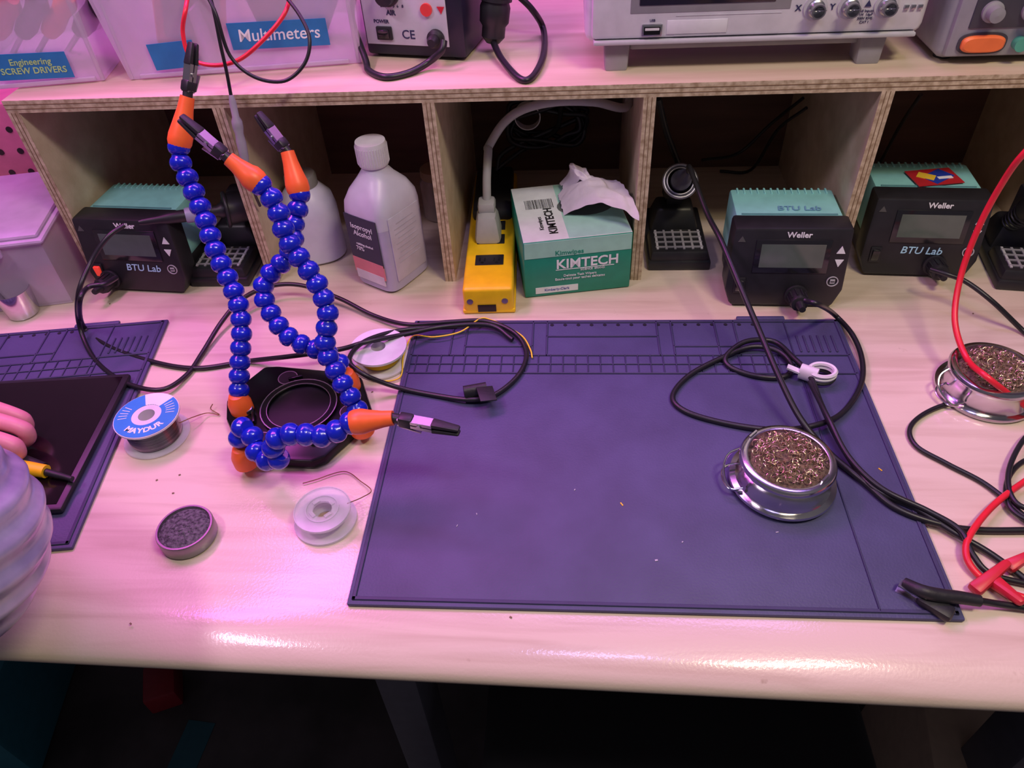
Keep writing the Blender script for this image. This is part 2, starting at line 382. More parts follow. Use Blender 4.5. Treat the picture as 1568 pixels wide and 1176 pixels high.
# ------------------------------------------------------------------ iron stands
def spring(b,X,r0,r1,L,turns,wr,m):
    P=[]
    n=turns*14
    for i in range(n+1):
        t=i/n; a=2*math.pi*turns*t; r=r0+(r1-r0)*t; P.append(X@Vector((r*math.cos(a),r*math.sin(a),L*t)))
    b.tube(P,wr,m,seg=6,smooth=1)
def iron_stand(loc,rot,d,hole,ringm,iron=True,cordcol=None):
    b=B()
    b.box((.072,.125,.012),(0,.0625,.006),BLK,bev=.003)
    b.box((.068,.055,.014),(0,.030,.016),BLK,bev=.003,top=(.94,.9))
    for i in range(6): b.box((.0025,.040,.0015),(-.025+i*.010,.030,.0235),LGR if i in (0,5) else GRY)
    for i in range(4): b.box((.054,.002,.0016),(0,.014+i*.0105,.0236),GRY)
    b.box((.060,.050,.030),(0,.090,.024),BLK,bev=.004,top=(.7,.6))
    H=Vector(hole); D=Vector(d).normalized()
    b.box((.020,.020,max(.02,H.z-.035)),(H.x*.5,.092,.035+(H.z-.035)/2-.004),BLK,bev=.004)
    b.box((.022,.030,.022),(H.x*.7,(.092+H.y)/2+.004,H.z-.012),BLK,bev=.005)
    X=align(H,D); Xs=align(H-D*.055,D)
    spring(b,Xs,.010,.0165,.055,9,.0011,STL if ringm is CHR else BLK)
    b.torus(.0185,.0022,ringm,X); b.torus(.0150,.0012,ringm,align(H+D*.001,D))
    b.lathe([(.014,-.02),(.0165,0),(.0178,0),(.0155,-.022)],BLK,X=X,cap=False)
    if iron:
        b.lathe([(.0045,-.05),(.0055,-.01),(.0085,0),(.0085,.006),(.0062,.010),(.0072,.03),(.0070,.05),(.0062,.062),(.0045,.072),(.0035,.088),(.0026,.092)],BLK,X=X,seg=20)
        b.lathe([(.0088,.018),(.0090,.020),(.0086,.042),(.0078,.044)],mat("iron_collar",(.30,.30,.45),.4),X=X,seg=20)
    return b.done("soldering_iron_stand",loc,rot)
iron_stand((-.470,.242,0),0,(-.80,-.42,.10),(.024,.030,.086),BLK)
iron_stand((.070,.268,0),0,(.05,-.75,.66),(-.001,.056,.084),mat("holder_ring",(.30,.29,.36),.35,.6),iron=False)
b=B()
HH=Vector((.069,.324,.084)); DH=Vector((.05,-.75,.66)).normalized()
b.lathe([(.0045,-.03),(.010,-.01),(.0115,.0),(.0115,.008),(.009,.014),(.0085,.022),(.0060,.026),(.0045,.036),(.003,.044)],mat("iron_grip",(.07,.07,.12),.35),X=align(HH,DH),seg=20)
b.done("soldering_iron")
iron_stand((.440,.222,0),R(-8),(.15,-.55,.75),(-.004,.050,.080),STL,iron=False)
# ------------------------------------------------------------------ alcohol bottle
HD=mat("translucent_hdpe",(.66,.63,.76),.36,sss=.35,var=.03)
LIQ=mat("translucent_hdpe_filled",(.50,.46,.64),.36,sss=.35,var=.03)
b=B()
b.loft([(0.001,.0275,.032,5),(.004,.0300,.0355,5),(.030,.0305,.036,5),(.082,.0305,.036,5)],LIQ,seg=56)
b.loft([(.082,.0305,.036,5),(.095,.0305,.036,5),(.106,.0295,.035,4.5),(.118,.0250,.0295,3.6),(.129,.0185,.0195,2.6),(.137,.0140,.0145,2),(.145,.0130,.0130,2)],HD,seg=56)
b.lathe([(.0158,.142),(.0165,.144),(.0165,.164),(.0158,.1675),(.0,.1685)],WPL,seg=48)
for k in range(36):
    a=k*math.pi/18; b.box((.0008,.0008,.019),(.0166*math.cos(a),.0166*math.sin(a),.154),WPL)
LBD=mat("label_navy",(.035,.04,.075),.5)
b.box((.046,.0012,.058),(-.0005,-.0360,.066),LBD); b.box((.046,.0013,.020),(-.0005,-.0361,.030),mat("label_pink",(.75,.25,.28),.5)); b.box((.042,.0014,.012),(-.0005,-.0362,.018),WPL)
F=lambda x,z:TX((x,-.0369,z),(R(90),0,0))
b.text("Isopropyl\nAlcohol",.0085,WHT,F(0,.078)); b.text("70%",.007,WHT,F(-.008,.054)); b.text("rubbing alcohol",.004,WHT,F(0,.060))
b.box((.0012,.050,.080),(.0303,0,.055),mat("label_back",(.60,.56,.68),.4),bev=.0004)
for i in range(9): b.box((.0013,.036 if i%3 else .028,.0012),(.0305,0,.085-i*.006),mat("fine_print",(.52,.49,.60),.6))
b.done("rubbing_alcohol_bottle",(-.264,.266,0),R(-31))
b=B()
b.loft([(0.001,.031,.031,2.6),(.004,.034,.034,2.6),(.060,.034,.034,2.6),(.076,.031,.031,2.3),(.088,.022,.022,2),(.093,.018,.018,2)],HD,seg=48)
b.lathe([(.0185,.092),(.0185,.104),(.017,.106),(.0,.106)],mat("grey_cap",(.25,.24,.22),.5),seg=36)
b.done("flux_bottle",(-.368,.316,0),R(20))
b=B(); b.loft([(0.001,.02,.02,2),(.003,.022,.022,2),(.05,.022,.022,2),(.056,.018,.018,2)],mat("jar_glass",(.5,.42,.38),.2,alpha=.55)); b.cyl(.020,.012,mat("jar_lid",(.3,.2,.12),.5),(0,0,.056),bev=.002)
b.done("glass_jar",(-.225,.40,0))
# ------------------------------------------------------------------ tissue box
b=B(); GRN=mat("box_green",(.01,.27,.17),.45); GRL=mat("box_light_green",(.36,.66,.54),.45); WBX=mat("box_white",(.70,.76,.74),.5)
w,d,h=.119,.120,.072
b.bx((0,0,0.001),(w,d,h),GRN,bev=.0012)
b.bx((.0006,.001,h-.0002),(w-.0006,d-.001,h+.0004),WBX); b.bx((.05,.002,h),(w-.001,.118,h+.0006),GRL)
b.bx((.001,-.0005,.052),(w-.001,.0002,h-.0006),GRL)
b.bx((.012,-.0005,.005),(.060,0.0002,.013),WBX)
Fb=lambda x,z:TX((x,-.0006,z),(R(90),0,0))
b.text("KIMTECH",.0165,WHT,Fb(.070,.041),bold=.0003); b.text("Kimwipes",.0080,GRN,Fb(.050,.0560),bold=.0001); b.text("SCIENCE  BRAND",.0035,WHT,Fb(.076,.032))
b.text("Delicate Task Wipers\nEssuie-tout pour taches delicates",.0042,WHT,Fb(.062,.024)); b.bx((.035,-.0005,.0338),(.100,.0001,.0344),WHT)
b.text("Kimberly-Clark",.0045,mat("ink_blue",(.02,.05,.3),.5),Fb(.036,.009))
INK=mat("ink_black",(.02,.02,.02),.5)
b.text("KIMTECH",.013,INK,TX((.036,.040,h+.0007),(0,0,R(90))),bold=.0003); b.text("Kimwipes",.007,INK,TX((.024,.036,h+.0007),(0,0,R(90))))
for i in range(22):
    x=.012+i*.00145+random.random()*.0004; b.bx((x,.068,h),(x+.0004+random.random()*.0006,.088,h+.0006),INK)
b.prism([(.079+.032*math.cos(k*math.pi/12),.066+.022*math.sin(k*math.pi/12)) for k in range(24)],h,h+.0008,mat("slot_dark",(.1,.12,.11),.8))
TIS=mat("tissue_paper",(.70,.62,.72),.9,sss=.2,bump=.2,bscale=120)
V=[];Fc=[]; nu,nv=34,28
for i in range(nu):
    s=i/(nu-1)
    for j in range(nv):
        t=j/(nv-1)-.5; wdt=.046+.040*s
        px=.052+.066*s; pz=h-.003+.038*math.sin(min(1,s*1.10+.05)*math.pi*.66)
        q=noise.noise(Vector((s*3,t*3,1.3)))*.007*s+noise.noise(Vector((s*7,t*8,4)))*.003
        V.append((px+q*.6-.010*t*s, .070+t*wdt-.030*s, pz+q-(2*abs(t))**2*.016*s+.008*(1-s)*(0.5-abs(t))))
for i in range(nu-1):
    for j in range(nv-1): a=i*nv+j; Fc.append((a,a+1,a+nv+1,a+nv))
b.add(V,Fc,TIS)
V2=[(.068+.42*(x-.085)+.008*math.sin(z*90),.092+.6*(y-.06),z+.004) for x,y,z in V]
b.add(V2,Fc,TIS)
b.done("tissue_box",(-.106,.216,0),R(9.7))
# ------------------------------------------------------------------ power strip
b=B()
b.bx((-.0275,0,.002),(.0275,.262,.034),YEL,bev=.004,seg=3)
b.bx((-.012,-.0008,.004),(.008,.003,.013),DARK)
for sx in (-.020,.018): b.cyl(.0035,.002,STL,(sx,.001,.018),rot=(R(90),0,0),seg=16)
b.bx((-.029,.0,.001),(.029,.262,.006),YEL,bev=.0015)
for yy in (.055,.098,.128,.200):
    b.bx((-.016,yy-.010,.0335),(.016,yy+.010,.0350),BLK,bev=.0008)
    for sx in (-.008,.008):
        b.bx((sx-.0035,yy-.003,.0349),(sx-.002,yy+.003,.0353),DARK); b.bx((sx+.002,yy-.003,.0349),(sx+.0035,yy+.003,.0353),DARK); b.cyl(.0018,.0004,DARK,(sx,yy-.006,.0349),seg=10)
b.bx((-.024,.14,.030),(.024,.255,.048),BLK,bev=.006)
GP=mat("grey_plug",(.42,.42,.42),.5)
b.box((.032,.040,.034),(-.003,.106,.050),GP,bev=.006,top=(.72,.72)); b.box((.020,.022,.014),(-.003,.112,.071),GP,bev=.004)
b.done("power_strip",(-.1445,.188,0),R(2))
def cable(name,pts,r=.0024,m=CAB,n=8):
    b=B(); b.tube([Vector(p) for p in pts],r,m,seg=10,smooth=n)
    return b.done(name)
cable("grey_power_cord",[(-.151,.302,.076),(-.150,.308,.100),(-.148,.325,.125),WY(748,225,.33),WY(770,190,.33),WY(800,168,.325),WY(850,156,.32),WY(910,156,.33),WY(960,163,.36),(.008,.40,.178)],.0048,GP)
pts=[]
for k in range(46):
    a=k*.9; pts.append(Vector((-.085+.045*math.cos(a)+.006*math.sin(k*1.7),.44+.012*math.sin(k*.7),.105+.026*math.sin(a)+.008*math.cos(k*2.1))))
cable("bundled_black_cord",[(-.15,.42,.052),(-.135,.43,.075)]+pts,.003)
b=B(); b.ring(.016,.0148,-.006,.006,WPL,(-.108,.432,.118),rot=(R(90),R(80),0)); b.done("cable_tie")
# ------------------------------------------------------------------ tip cleaners
BR=mat("brass_wool",(.36,.24,.13),.34,.8,col2=(.80,.66,.48),scale=250)
def cleaner(loc,rot):
    b=B()
    b.lathe([(.0425,.001),(.0435,.003),(.0430,.005),(.0385,.006),(.0372,.009),(.0366,.022),(.0382,.025),(.0384,.027),(.0370,.0295),(.0340,.0305),(.0318,.030),(.0308,.027),(.029,.025)],CHR,seg=64,cap=True)
    b.lathe([(.031,.023),(.027,.029),(.018,.032),(.009,.034),(.0,.0345)],mat("wool_core",(.05,.035,.02),.8,bump=.6,bscale=700,col2=(.20,.14,.08),scale=300),seg=40,cap=False)
    rnd=random.Random(5+int(loc[0]*100))
    for i in range(360):
        a=rnd.random()*6.28; rr=.0275*math.sqrt(rnd.random()); c0=Vector((rr*math.cos(a),rr*math.sin(a),.0285+.006*(1-(rr/.03)**2)+.001*rnd.random()))
        P=[];q=rnd.random()*6.28;cr_=.0012+.0024*rnd.random(); ph=rnd.random()*6.28; tl=rnd.random()*1.3
        Mx=Euler((tl,rnd.random()*1.2,q)).to_matrix()
        for k in range(6): P.append(c0+Mx@Vector((cr_*math.cos(ph+k*.8),cr_*math.sin(ph+k*.8),k*.0004)))
        b.tube(P,.00034,BR,seg=4,smooth=2)
    b.tube([(-.034,.014,.026),(-.044,.012,.021),(-.049,.004,.015),(-.049,-.008,.011),(-.045,-.016,.009),(-.036,-.016,.010)],.0010,CHR,seg=8)
    b.tube([(-.034,.010,.011),(-.046,.008,.009),(-.050,0,.007),(-.047,-.012,.006),(-.036,-.018,.007)],.0010,CHR,seg=8)
    b.box((.010,.0015,.004),(-.024,.025,.0300),CHR,rot=(0,0,.8)); b.box((.010,.0015,.004),(.023,-.023,.031),CHR,rot=(0,0,.8))
    return b.done("soldering_tip_cleaner",loc,rot)
cleaner((.121,-.049,.0058),R(0)); cleaner((.331,.067,0),R(15))
# ------------------------------------------------------------------ spools
CLR=mat("clear_plastic",(.80,.78,.86),.2,alpha=.42,coat=.3)
SOL=mat("solder_wire",(.55,.56,.58),.28,1,scale=8,stretch=(1,1,120),col2=(.25,.25,.27))
b=B(); LB=mat("label_blue",(.03,.25,.68),.4)
b.lathe([(.009,.001),(.030,.001),(.0305,.002),(.030,.003),(.009,.003)],CLR,seg=48,cap=False)
b.lathe([(.0225,.003),(.0235,.006),(.0235,.024),(.0225,.027)],SOL,seg=48,cap=False)
for k in range(14): b.torus(.0237,.0008,SOL,TX((0,0,.005+k*.0015)),seg=36,s2=5)
b.ring(.0295,.009,.027,.029,WPL); b.ring(.0288,.0135,.029,.0294,LB); b.lathe([(.009,.001),(.009,.029),(.0075,.029),(.0075,.001)],WPL,cap=False)
b.prism([(.0135*math.cos(R(a)),.0135*math.sin(R(a))) for a in range(60,121,10)]+[(.0288*math.cos(R(a)),.0288*math.sin(R(a))) for a in range(120,59,-10)],.0290,.0296,WHT,X=TX((0,0,0),(0,0,R(-15))))
for k,ch in enumerate("MAYDUR"): 
    a=R(236+k*16); b.text(ch,.0085,WHT,TX((.021*math.cos(a),.021*math.sin(a),.0296),(0,0,a+R(90))),bold=.0003)
for k in range(5):
    a=R(150+k*9); b.box((.008,.0006,.0003),(.0215*math.cos(a),.0215*math.sin(a),.0296),WHT,rot=(0,0,a))
    a=R(0+k*9); b.box((.008,.0006,.0003),(.0215*math.cos(a),.0215*math.sin(a),.0296),WHT,rot=(0,0,a))
COP=mat("copper_wire",(.55,.28,.16),.35,.8)
b.tube([(.0237,.002,.012),(.034,.010,.010),(.044,.020,.004),(.055,.018,.002),(.046,.026,.003),(.048,.030,.006)],.0005,COP,seg=5)
b.done("solder_spool",(-.447,.0014,0),R(10))
b=B()
b.lathe([(.008,.001),(.0255,.001),(.026,.002),(.0255,.0028),(.008,.003)],CLR,seg=48,cap=False)
b.lathe([(.0165,.003),(.0155,.010),(.0165,.014)],CLR,seg=40,cap=False)
b.lathe([(.008,.0142),(.0225,.0142),(.0235,.0152),(.0225,.0162),(.008,.0162)],CLR,seg=48,cap=False)
b.ring(.0235,.0226,.0140,.0166,CLR); b.ring(.0140,.0128,.003,.0172,CLR); b.ring(.0262,.0252,.0005,.0030,CLR)
b.prism([(.0085*math.cos(R(a)),.0085*math.sin(R(a))) for a in (0,45,90,135,180,225,270,315)],.0012,.0018,mat("paper_tan",(.42,.30,.20),.6))
for k in range(4):
    a=R(45+90*k); b.box((.003,.006,.0012),(.009*math.cos(a),.009*math.sin(a),.0168),CLR,rot=(0,0,a))
b.tube([(.020,.006,.016),(.030,.016,.012),(.034,.028,.006),(.022,.040,.003),(.004,.052,.002),(-.02,.042,.002),(-.03,.038,.002)],.00045,COP,seg=5)
b.done("clear_solder_spool",(-.2605,-.093,0),R(0))
b=B(); YW=mat("yellow_wire",(.9,.65,.03),.4)
b.ring(.0295,.009,.001,.003,WPL); b.ring(.0290,.009,.018,.0205,WPL); b.lathe([(.017,.003),(.018,.010),(.017,.018)],YW,cap=False)
for k in range(9): b.torus(.0185,.0009,YW,TX((0,0,.005+k*.0014)),seg=36,s2=5)
b.lathe([(.009,.001),(.009,.0205),(.0075,.0205),(.0075,.001)],WPL,cap=False); b.cyl(.008,.001,DARK,(0,0,.0015))
b.done("white_wire_spool",(-.251,.109,0))
cable("yellow_hookup_wire",[W(545,560,.012),W(575,582,.004),W(612,578,.003),W(618,545,.006),W(632,515,.009),W(665,516,.010),W(705,508,.010),W(735,488,.013),W(752,490,.011),W(775,500,.009),W(800,515,.008),W(812,535,.007),W(815,548,.006)],.0008,YW)
b=B(); b.lathe([(.0225,.001),(.0232,.002),(.0232,.013),(.0225,.0145),(.021,.0145),(.0205,.012),(.0,.0125)],mat("tin_metal",(.28,.27,.28),.35,.9),seg=48)
TN=mat("tinner_paste",(.02,.02,.025),.6,col2=(.14,.13,.15),scale=350,bump=.8,bscale=500)
b.lathe([(.0208,.0118),(.018,.0135),(.01,.0142),(0,.0146)],TN,cap=False,seg=40)
for i in range(70):
    a=random.random()*6.28; rr=.019*math.sqrt(random.random()); b.box((.0016,.0014,.0012),(rr*math.cos(a),rr*math.sin(a),.0143-.0025*(rr/.02)**2),TN,rot=(random.random(),random.random(),random.random()*3))
b.done("tip_tinner_tin",(-.372,-.112,0))
# ------------------------------------------------------------------ cables on the bench
A=[WD(190,345,.775),WD(165,363,.765),WD(140,400,.765),WD(120,450,.76),W(122,500,.020),W(145,550,.004),W(190,585,.008),W(245,597,.008),W(285,575,.004),W(310,540,.004),W(340,492,.010),W(372,457,.018),W(415,438,.020),W(462,437,.020),W(520,457,.012),W(572,483,.006),W(625,497,.008),W(690,493,.011),W(745,492,.011),W(788,510,.009),W(806,540,.007),W(795,573,.007),W(760,603,.008),W(722,612,.010),W(665,605,.007),W(605,592,.010),W(555,572,.028),W(535,550,.032),W(560,522,.026),W(620,505,.016),W(700,500,.012)]
cable("iron_power_cord",A,.0025)
Bp=[WD(178,425,.775),WD(160,435,.755),WD(135,440,.75),WD(122,462,.74),W(128,500,.008),W(165,530,.003),W(230,553,.003),W(300,564,.003),W(380,553,.004),W(450,545,.018),W(520,535,.024),W(560,524,.030),W(620,512,.020),W(680,500,.014),W(750,498,.012),W(785,520,.008)]
cable("iron_power_cord",Bp,.0026)
Cc=[WD(1232,460,.705),WD(1255,467,.70),W(1278,482,.010),W(1305,512,.008),W(1320,550,.007),W(1318,590,.007),W(1290,632,.009),W(1245,652,.012),W(1185,658,.009),W(1110,648,.007),W(1050,630,.007),W(1030,607,.007),W(1055,575,.007),W(1105,548,.008),W(1150,531,.010),W(1190,537,.010),W(1212,560,.009),W(1200,577,.008),W(1158,576,.007),W(1118,562,.007),W(1112,545,.009),W(1142,523,.012),W(1185,523,.010),W(1215,548,.012),W(1240,575,.014),W(1258,620,.016),W(1288,682,.010),W(1335,745,.009),W(1400,777,.007),W(1460,815,.006),W(1520,850,.004),W(1600,910,.003)]
cable("iron_power_cord",Cc,.0026)
h2=HH+DH*.044
Dc=[h2,h2+DH*.010,WD(1082,325,.77),WD(1104,368,.745),WD(1132,435,.72),WD(1162,505,.70),WD(1192,575,.675),W(1225,640,.022),W(1268,692,.011),W(1322,737,.008),W(1372,778,.007),W(1440,803,.006),W(1500,812,.003),W(1600,812,.003)]
cable("iron_power_cord",Dc,.0028)
cable("iron_power_cord",[WD(1425,412,.775),WD(1450,420,.765),WD(1480,432,.76),WD(1520,462,.75),W(1568,508,.004),W(1610,545,.003)],.0026)
cable("test_lead_cable",[W(1610,612,.004),W(1568,606,.003),W(1500,608,.003),W(1432,625,.003),W(1395,652,.003),W(1402,682,.003),W(1450,710,.003),W(1510,742,.003),W(1568,790,.004),W(1620,840,.003)],.0022)
cable("test_lead_cable",[W(1620,690,.004),W(1568,706,.004),W(1543,735,.005),W(1545,775,.005),W(1580,800,.006),W(1620,810,.004)],.0022)
cable("test_lead_cable",[W(1620,650,.01),W(1575,665,.009),W(1545,720,.009),W(1556,770,.009),W(1620,790,.01)],.0022)
cable("test_lead_cable",[W(1240,585,.014),W(1268,640,.019),W(1300,700,.014),W(1350,748,.012),W(1420,782,.010),W(1470,812,.010),W(1490,850,.008),W(1520,880,.005),W(1600,900,.003)],.0024)
cable("red_test_lead",[WD(1620,190,.60),WD(1568,235,.62),WD(1535,280,.65),WD(1500,345,.68),WD(1472,420,.70),WD(1462,490,.70),WD(1480,548,.685),W(1512,578,.040),W(1568,620,.016),W(1620,650,.004)],.0028,RED)
cable("red_test_lead",[W(1620,705,.010),W(1568,738,.008),W(1520,775,.009),W(1485,820,.010),W(1480,852,.008),W(1500,882,.005),W(1540,905,.004),W(1600,925,.004)],.0026,RED)
b=B(); b.loft([(-.011,.0085,.006,2.2),(.011,.0085,.006,2.2)],RUB,loc=W(728,600,.012),rot=(0,R(90),R(15))); b.box((.016,.020,.0015),W(745,603,.0195),RUB,rot=(0,.15,.3),bev=.0005); b.done("velcro_cable_strap")
b=B(); c=W(1238,572,.014)
b.loft([(-.008,.008,.006,2.2),(.008,.008,.006,2.2)],WPL,loc=c,rot=(0,R(90),R(-30)))
P=[Vector((.012*math.cos(t)+.012,.012*math.sin(t)*.8,.0)) for t in [k*.5 for k in range(-6,7)]]
for dz in (0,.004,.008): b.tube([c+p+Vector((0,0,dz-.004)) for p in P],.0022,WPL if dz else RUB,seg=6,smooth=3)
b.box((.012,.006,.002),c+Vector((-.014,.003,.003)),WPL,rot=(0,.2,-.4)); b.done("velcro_cable_strap")
# black alligator clip + lead
b=B(); p0=W(1375,897,.008); p1=W(1462,945,.008); 
Dv=(p1-p0); L=Dv.length; X=align(p0,Dv.normalized(),'Y'); 
b.M=X
b.box((.010,.007,L*.62),(0,0,L*.66),RUB,bev=.003,top=(1.3,1.2)); 
b.box((.0065,.0015,L*.5),(0,.0035,L*.25),STL,rot=(.05,0,0)); b.box((.0065,.0015,L*.5),(0,-.0035,L*.25),STL,rot=(-.05,0,0))
b.M=Matrix()
b.tube([W(1385,893,.012),W(1412,905,.016),W(1440,912,.014),W(1470,915,.012),W(1500,920,.010)],lambda t:.0052-.0018*abs(t-.5),RUB,seg=14)
b.tube([W(1500,920,.010),W(1530,925,.006),W(1600,935,.004)],.0026,CAB)
b.done("alligator_clip_lead")
b=B()
for (q0,q1) in (((1490,905),(1545,860)),((1515,885),(1568,925)),((1540,870),(1580,848))):
    a0=W(*q0,.006); a1=W(*q1,.012); b.M=align(a0,(a1-a0).normalized()); L=(a1-a0).length
    b.box((.011,.009,L),(0,0,L/2),REDP,bev=.003,top=(.6,.7))
b.M=Matrix(); b.tube([W(1568,858,.01),W(1600,840,.008),W(1640,830,.006)],.0026,RED); b.done("red_alligator_clip")
DB=mat("debris_grey",(.45,.43,.5),.6)
b=B(); bits=[(952,772,YEL,.0035,.0010),(730,787,DB,.0016,.0007),(700,805,DB,.0022,.0005),(880,750,DB,.0016,.0008),(1005,858,DB,.0022,.0014),(905,924,DB,.0022,.0007),(1190,815,DB,.0022,.0007),(1348,719,YEL,.0035,.0008),(1045,830,DB,.0014,.0008)]
for u,v,mm,l,wd in bits: b.box((l,wd,.0006),W(u,v,.0045),mm,rot=(0,0,random.random()*3))
b.done("solder_debris",(0,0,0))
b=B(); BRN=mat("dirt_brown",(.22,.13,.08),.7)
for u,v in ((275,727),(265,755),(200,955),(782,945),(168,465),(570,600),(240,735),(1490,480)): b.box((.0018,.0012,.0005),W(u,v,.0005),BRN,rot=(0,0,random.random()*3))
b.done("table_crumbs")
# ------------------------------------------------------------------ bins on the shelf top
BIN=mat("translucent_bin",(.74,.62,.78),.3,alpha=.5,coat=.3,var=.02)
TAPE=mat("painters_tape",(.02,.20,.50),.6); MARK=mat("marker_white",(.85,.9,1),.5); MARKY=mat("marker_green",(.50,.74,.28),.5)
def bin_(loc,rot,w,d,h,labels,divx=None):
    b=B(); s0=b.M
    b.openbox(w,d,h,.0022,BIN,1.08,(0,d/2,0.001))
    b.box((w*1.10,.010,.006),(0,d/2-d*.54,h-.002),BIN,bev=.002); 
    for sx in (-1,1): b.box((.010,d*1.08,.006),(sx*w*.545,d/2,h-.002),BIN,bev=.002)
    b.box((w*.9,.004,.004),(0,-.001,.004),BIN,bev=.001)
    for sx in (-1,1): b.box((.004,.004,h*.9),(sx*w*.49,-.0015,h*.46),BIN,rot=(R(3),0,0),bev=.001)
    if divx is not None: b.box((.003,d,.06),(divx,d/2,.032),BIN)
    for (x,z,lw,lh,txt,sz,rr,tm) in labels:
        b.M=TX((x,-.0022-z*d*.04/h,z),(R(90+3),rr,0))
        b.box((lw,lh,.0006),(0,0,.0003),TAPE); 
        if txt: b.text(txt,sz,tm,TX((0,0,.0008)),bold=.00008,shear=.12)
        b.M=s0
    return b.done("storage_bin",loc,rot)
bin_((-.393,.310,.2245),R(7),.240,.17,.10,[(-.066,.023,.046,.026,"",.01,R(-2),MARK),(.044,.036,.098,.026,"Multimeters",.0168,R(1),MARK)],-.038)
bin_((-.614,.284,.2245),R(9),.150,.17,.095,[(.012,.022,.074,.026,"Engineering\nSCREW DRIVERS",.0088,R(2),MARKY)])
b=B(); b.M=TX((-.42,.36,.229),(0,0,R(20)))
b.box((.07,.030,.10),(-.03,0,.055),REDP,bev=.006,rot=(.3,.25,0)); b.box((.055,.032,.06),(-.03,-.002,.05),BLK,bev=.004,rot=(.3,.25,0)); b.box((.05,.03,.09),(.05,.01,.05),BLK,bev=.006,rot=(.2,-.2,0)); b.box((.04,.028,.08),(.10,0,.045),mat("dmm_blue",(.03,.08,.3),.4),bev=.006,rot=(.2,.5,0))
b.done("multimeter")
b=B()
for k,(x,mm) in enumerate(((-.68,REDP),(-.65,BLK),(-.62,ORG),(-.585,BLK))):
    X=align((x,.36,.255),(.5,-.3,.35)); b.lathe([(.0,0),(.009,.002),(.011,.02),(.009,.05),(.011,.07),(.006,.085)],mm,X=X,seg=12); b.cyl(.003,.07,STL,X=align(Vector((x,.36,.255))+Vector((.5,-.3,.35)).normalized()*-.07,(.5,-.3,.35)),seg=8)
b.done("screwdriver_set")
# ------------------------------------------------------------------ hot-air rework station
b=B(); NAVY=mat("navy_case",(.012,.012,.028),.4); 
w=.110
b.bx((0,0,.003),(w,.14,.135),NAVY,bev=.004); b.box((.090,.0015,.105),(w/2-.007,-.0006,.067),mat("panel_white",(.62,.61,.70),.45),bev=.0006)
for sx in (.012,w-.012): b.cyl(.007,.006,RUB,(sx,.015,-.001)); b.cyl(.007,.006,RUB,(sx,.12,-.001))
Fh=lambda x,z:TX((x,-.0016,z),(R(90),0,0)); INKB=mat("ink_navy",(.03,.03,.10),.5)
b.box((.017,.004,.013),(.024,-.002,.026),BLK,bev=.001); b.box((.012,.004,.009),(.024,-.004,.026),BLKG,rot=(R(12),0,0),bev=.001)
b.text("POWER",.0048,INKB,Fh(.022,.037),bold=.0001); b.text("CE",.012,INKB,Fh(.050,.025),bold=.0001); b.text("AIR",.0065,INKB,Fh(.034,.0455),bold=.0002); b.text("2   3  4  5  6   8",.004,INKB,Fh(.036,.052))
b.lathe([(.012,0),(.012,.004),(.010,.005),(.009,.014),(0,.015)],BLK,X=TX((.034,-.0015,.064),(R(90),0,0)),seg=28)
b.lathe([(.009,0),(.009,.004),(.006,.006),(.006,.012),(.004,.016)],RUB,X=TX((.080,-.0015,.023),(R(90),0,0)),seg=24)
b.cyl(.006,.003,mat("red_button",(.8,.06,.05),.35),(.073,-.001,.050),rot=(R(90),0,0)); b.prism([(-.004,.003),(.004,.003),(0,-.004)],0,.0006,REDP,X=TX((.088,-.0016,.050),(R(90),0,0)))
b.done("hot_air_rework_station",(-.270,.342,.2245),R(-12))
cable("hot_air_hose",[WY(680,62,.305),WY(676,78,.300),W(655,96,.232),W(625,112,.228),W(590,118,.228),W(565,108,.228),W(560,92,.232),(-.285,.36,.26),(-.29,.42,.27)],.0034)
b=B(); c0=WY(757,30,.345)
b.lathe([(.007,-.022),(.012,-.016),(.012,-.006),(.015,-.002),(.0155,.012),(.014,.016),(.014,.10),(.012,.13)],BLK,X=align(c0,(.12,.1,.9)),seg=28)
for k in range(4): b.ring(.0165,.014,.018+k*.006,.021+k*.006,BLK,X=align(c0,(.12,.1,.9)))
b.done("hot_air_gun")
cable("hot_air_cord",[c0+Vector((0,0,-.02)),WY(755,62,.34),W(768,90,.232),W(795,120,.228),W(815,118,.228),W(832,85,.229),W(832,45,.232),WY(815,15,.38),WY(790,-10,.38)],.0034)
# ------------------------------------------------------------------ oscilloscope
b=B(); OSW=mat("scope_white",(.70,.68,.74),.4)
x0,x1=-.043,.267
b.bx((x0,.282,.251),(x1,.40,.42),OSW,bev=.009,seg=3); b.bx((x0+.006,.277,.256),(x1-.006,.29,.41),OSW,bev=.004)
b.bx((x0+.008,.2745,.2515),(x1-.008,.30,.2555),LGR,bev=.0015)
b.bx((.006,.2755,.2855),(.128,.28,.40),BLKG,bev=.001); b.bx((-.002,.2765,.2785),(.142,.279,.41),GRY,bev=.0008)
Fo=lambda x,z:TX((x,.2765,z),(R(90),0,0))
b.box((.019,.003,.011),(.019,.2765,.264),STL,bev=.001); b.box((.015,.0034,.007),(.019,.2762,.264),DARK); b.box((.013,.004,.002),(.019,.2758,.2655),WPL)
b.box((.055,.0008,.012),(.060,.2768,.266),OSW,bev=.0003); b.bx((.040,.2766,.2585),(.135,.277,.2590),LGR); b.bx((.040,.2766,.2755),(.135,.277,.2760),LGR)
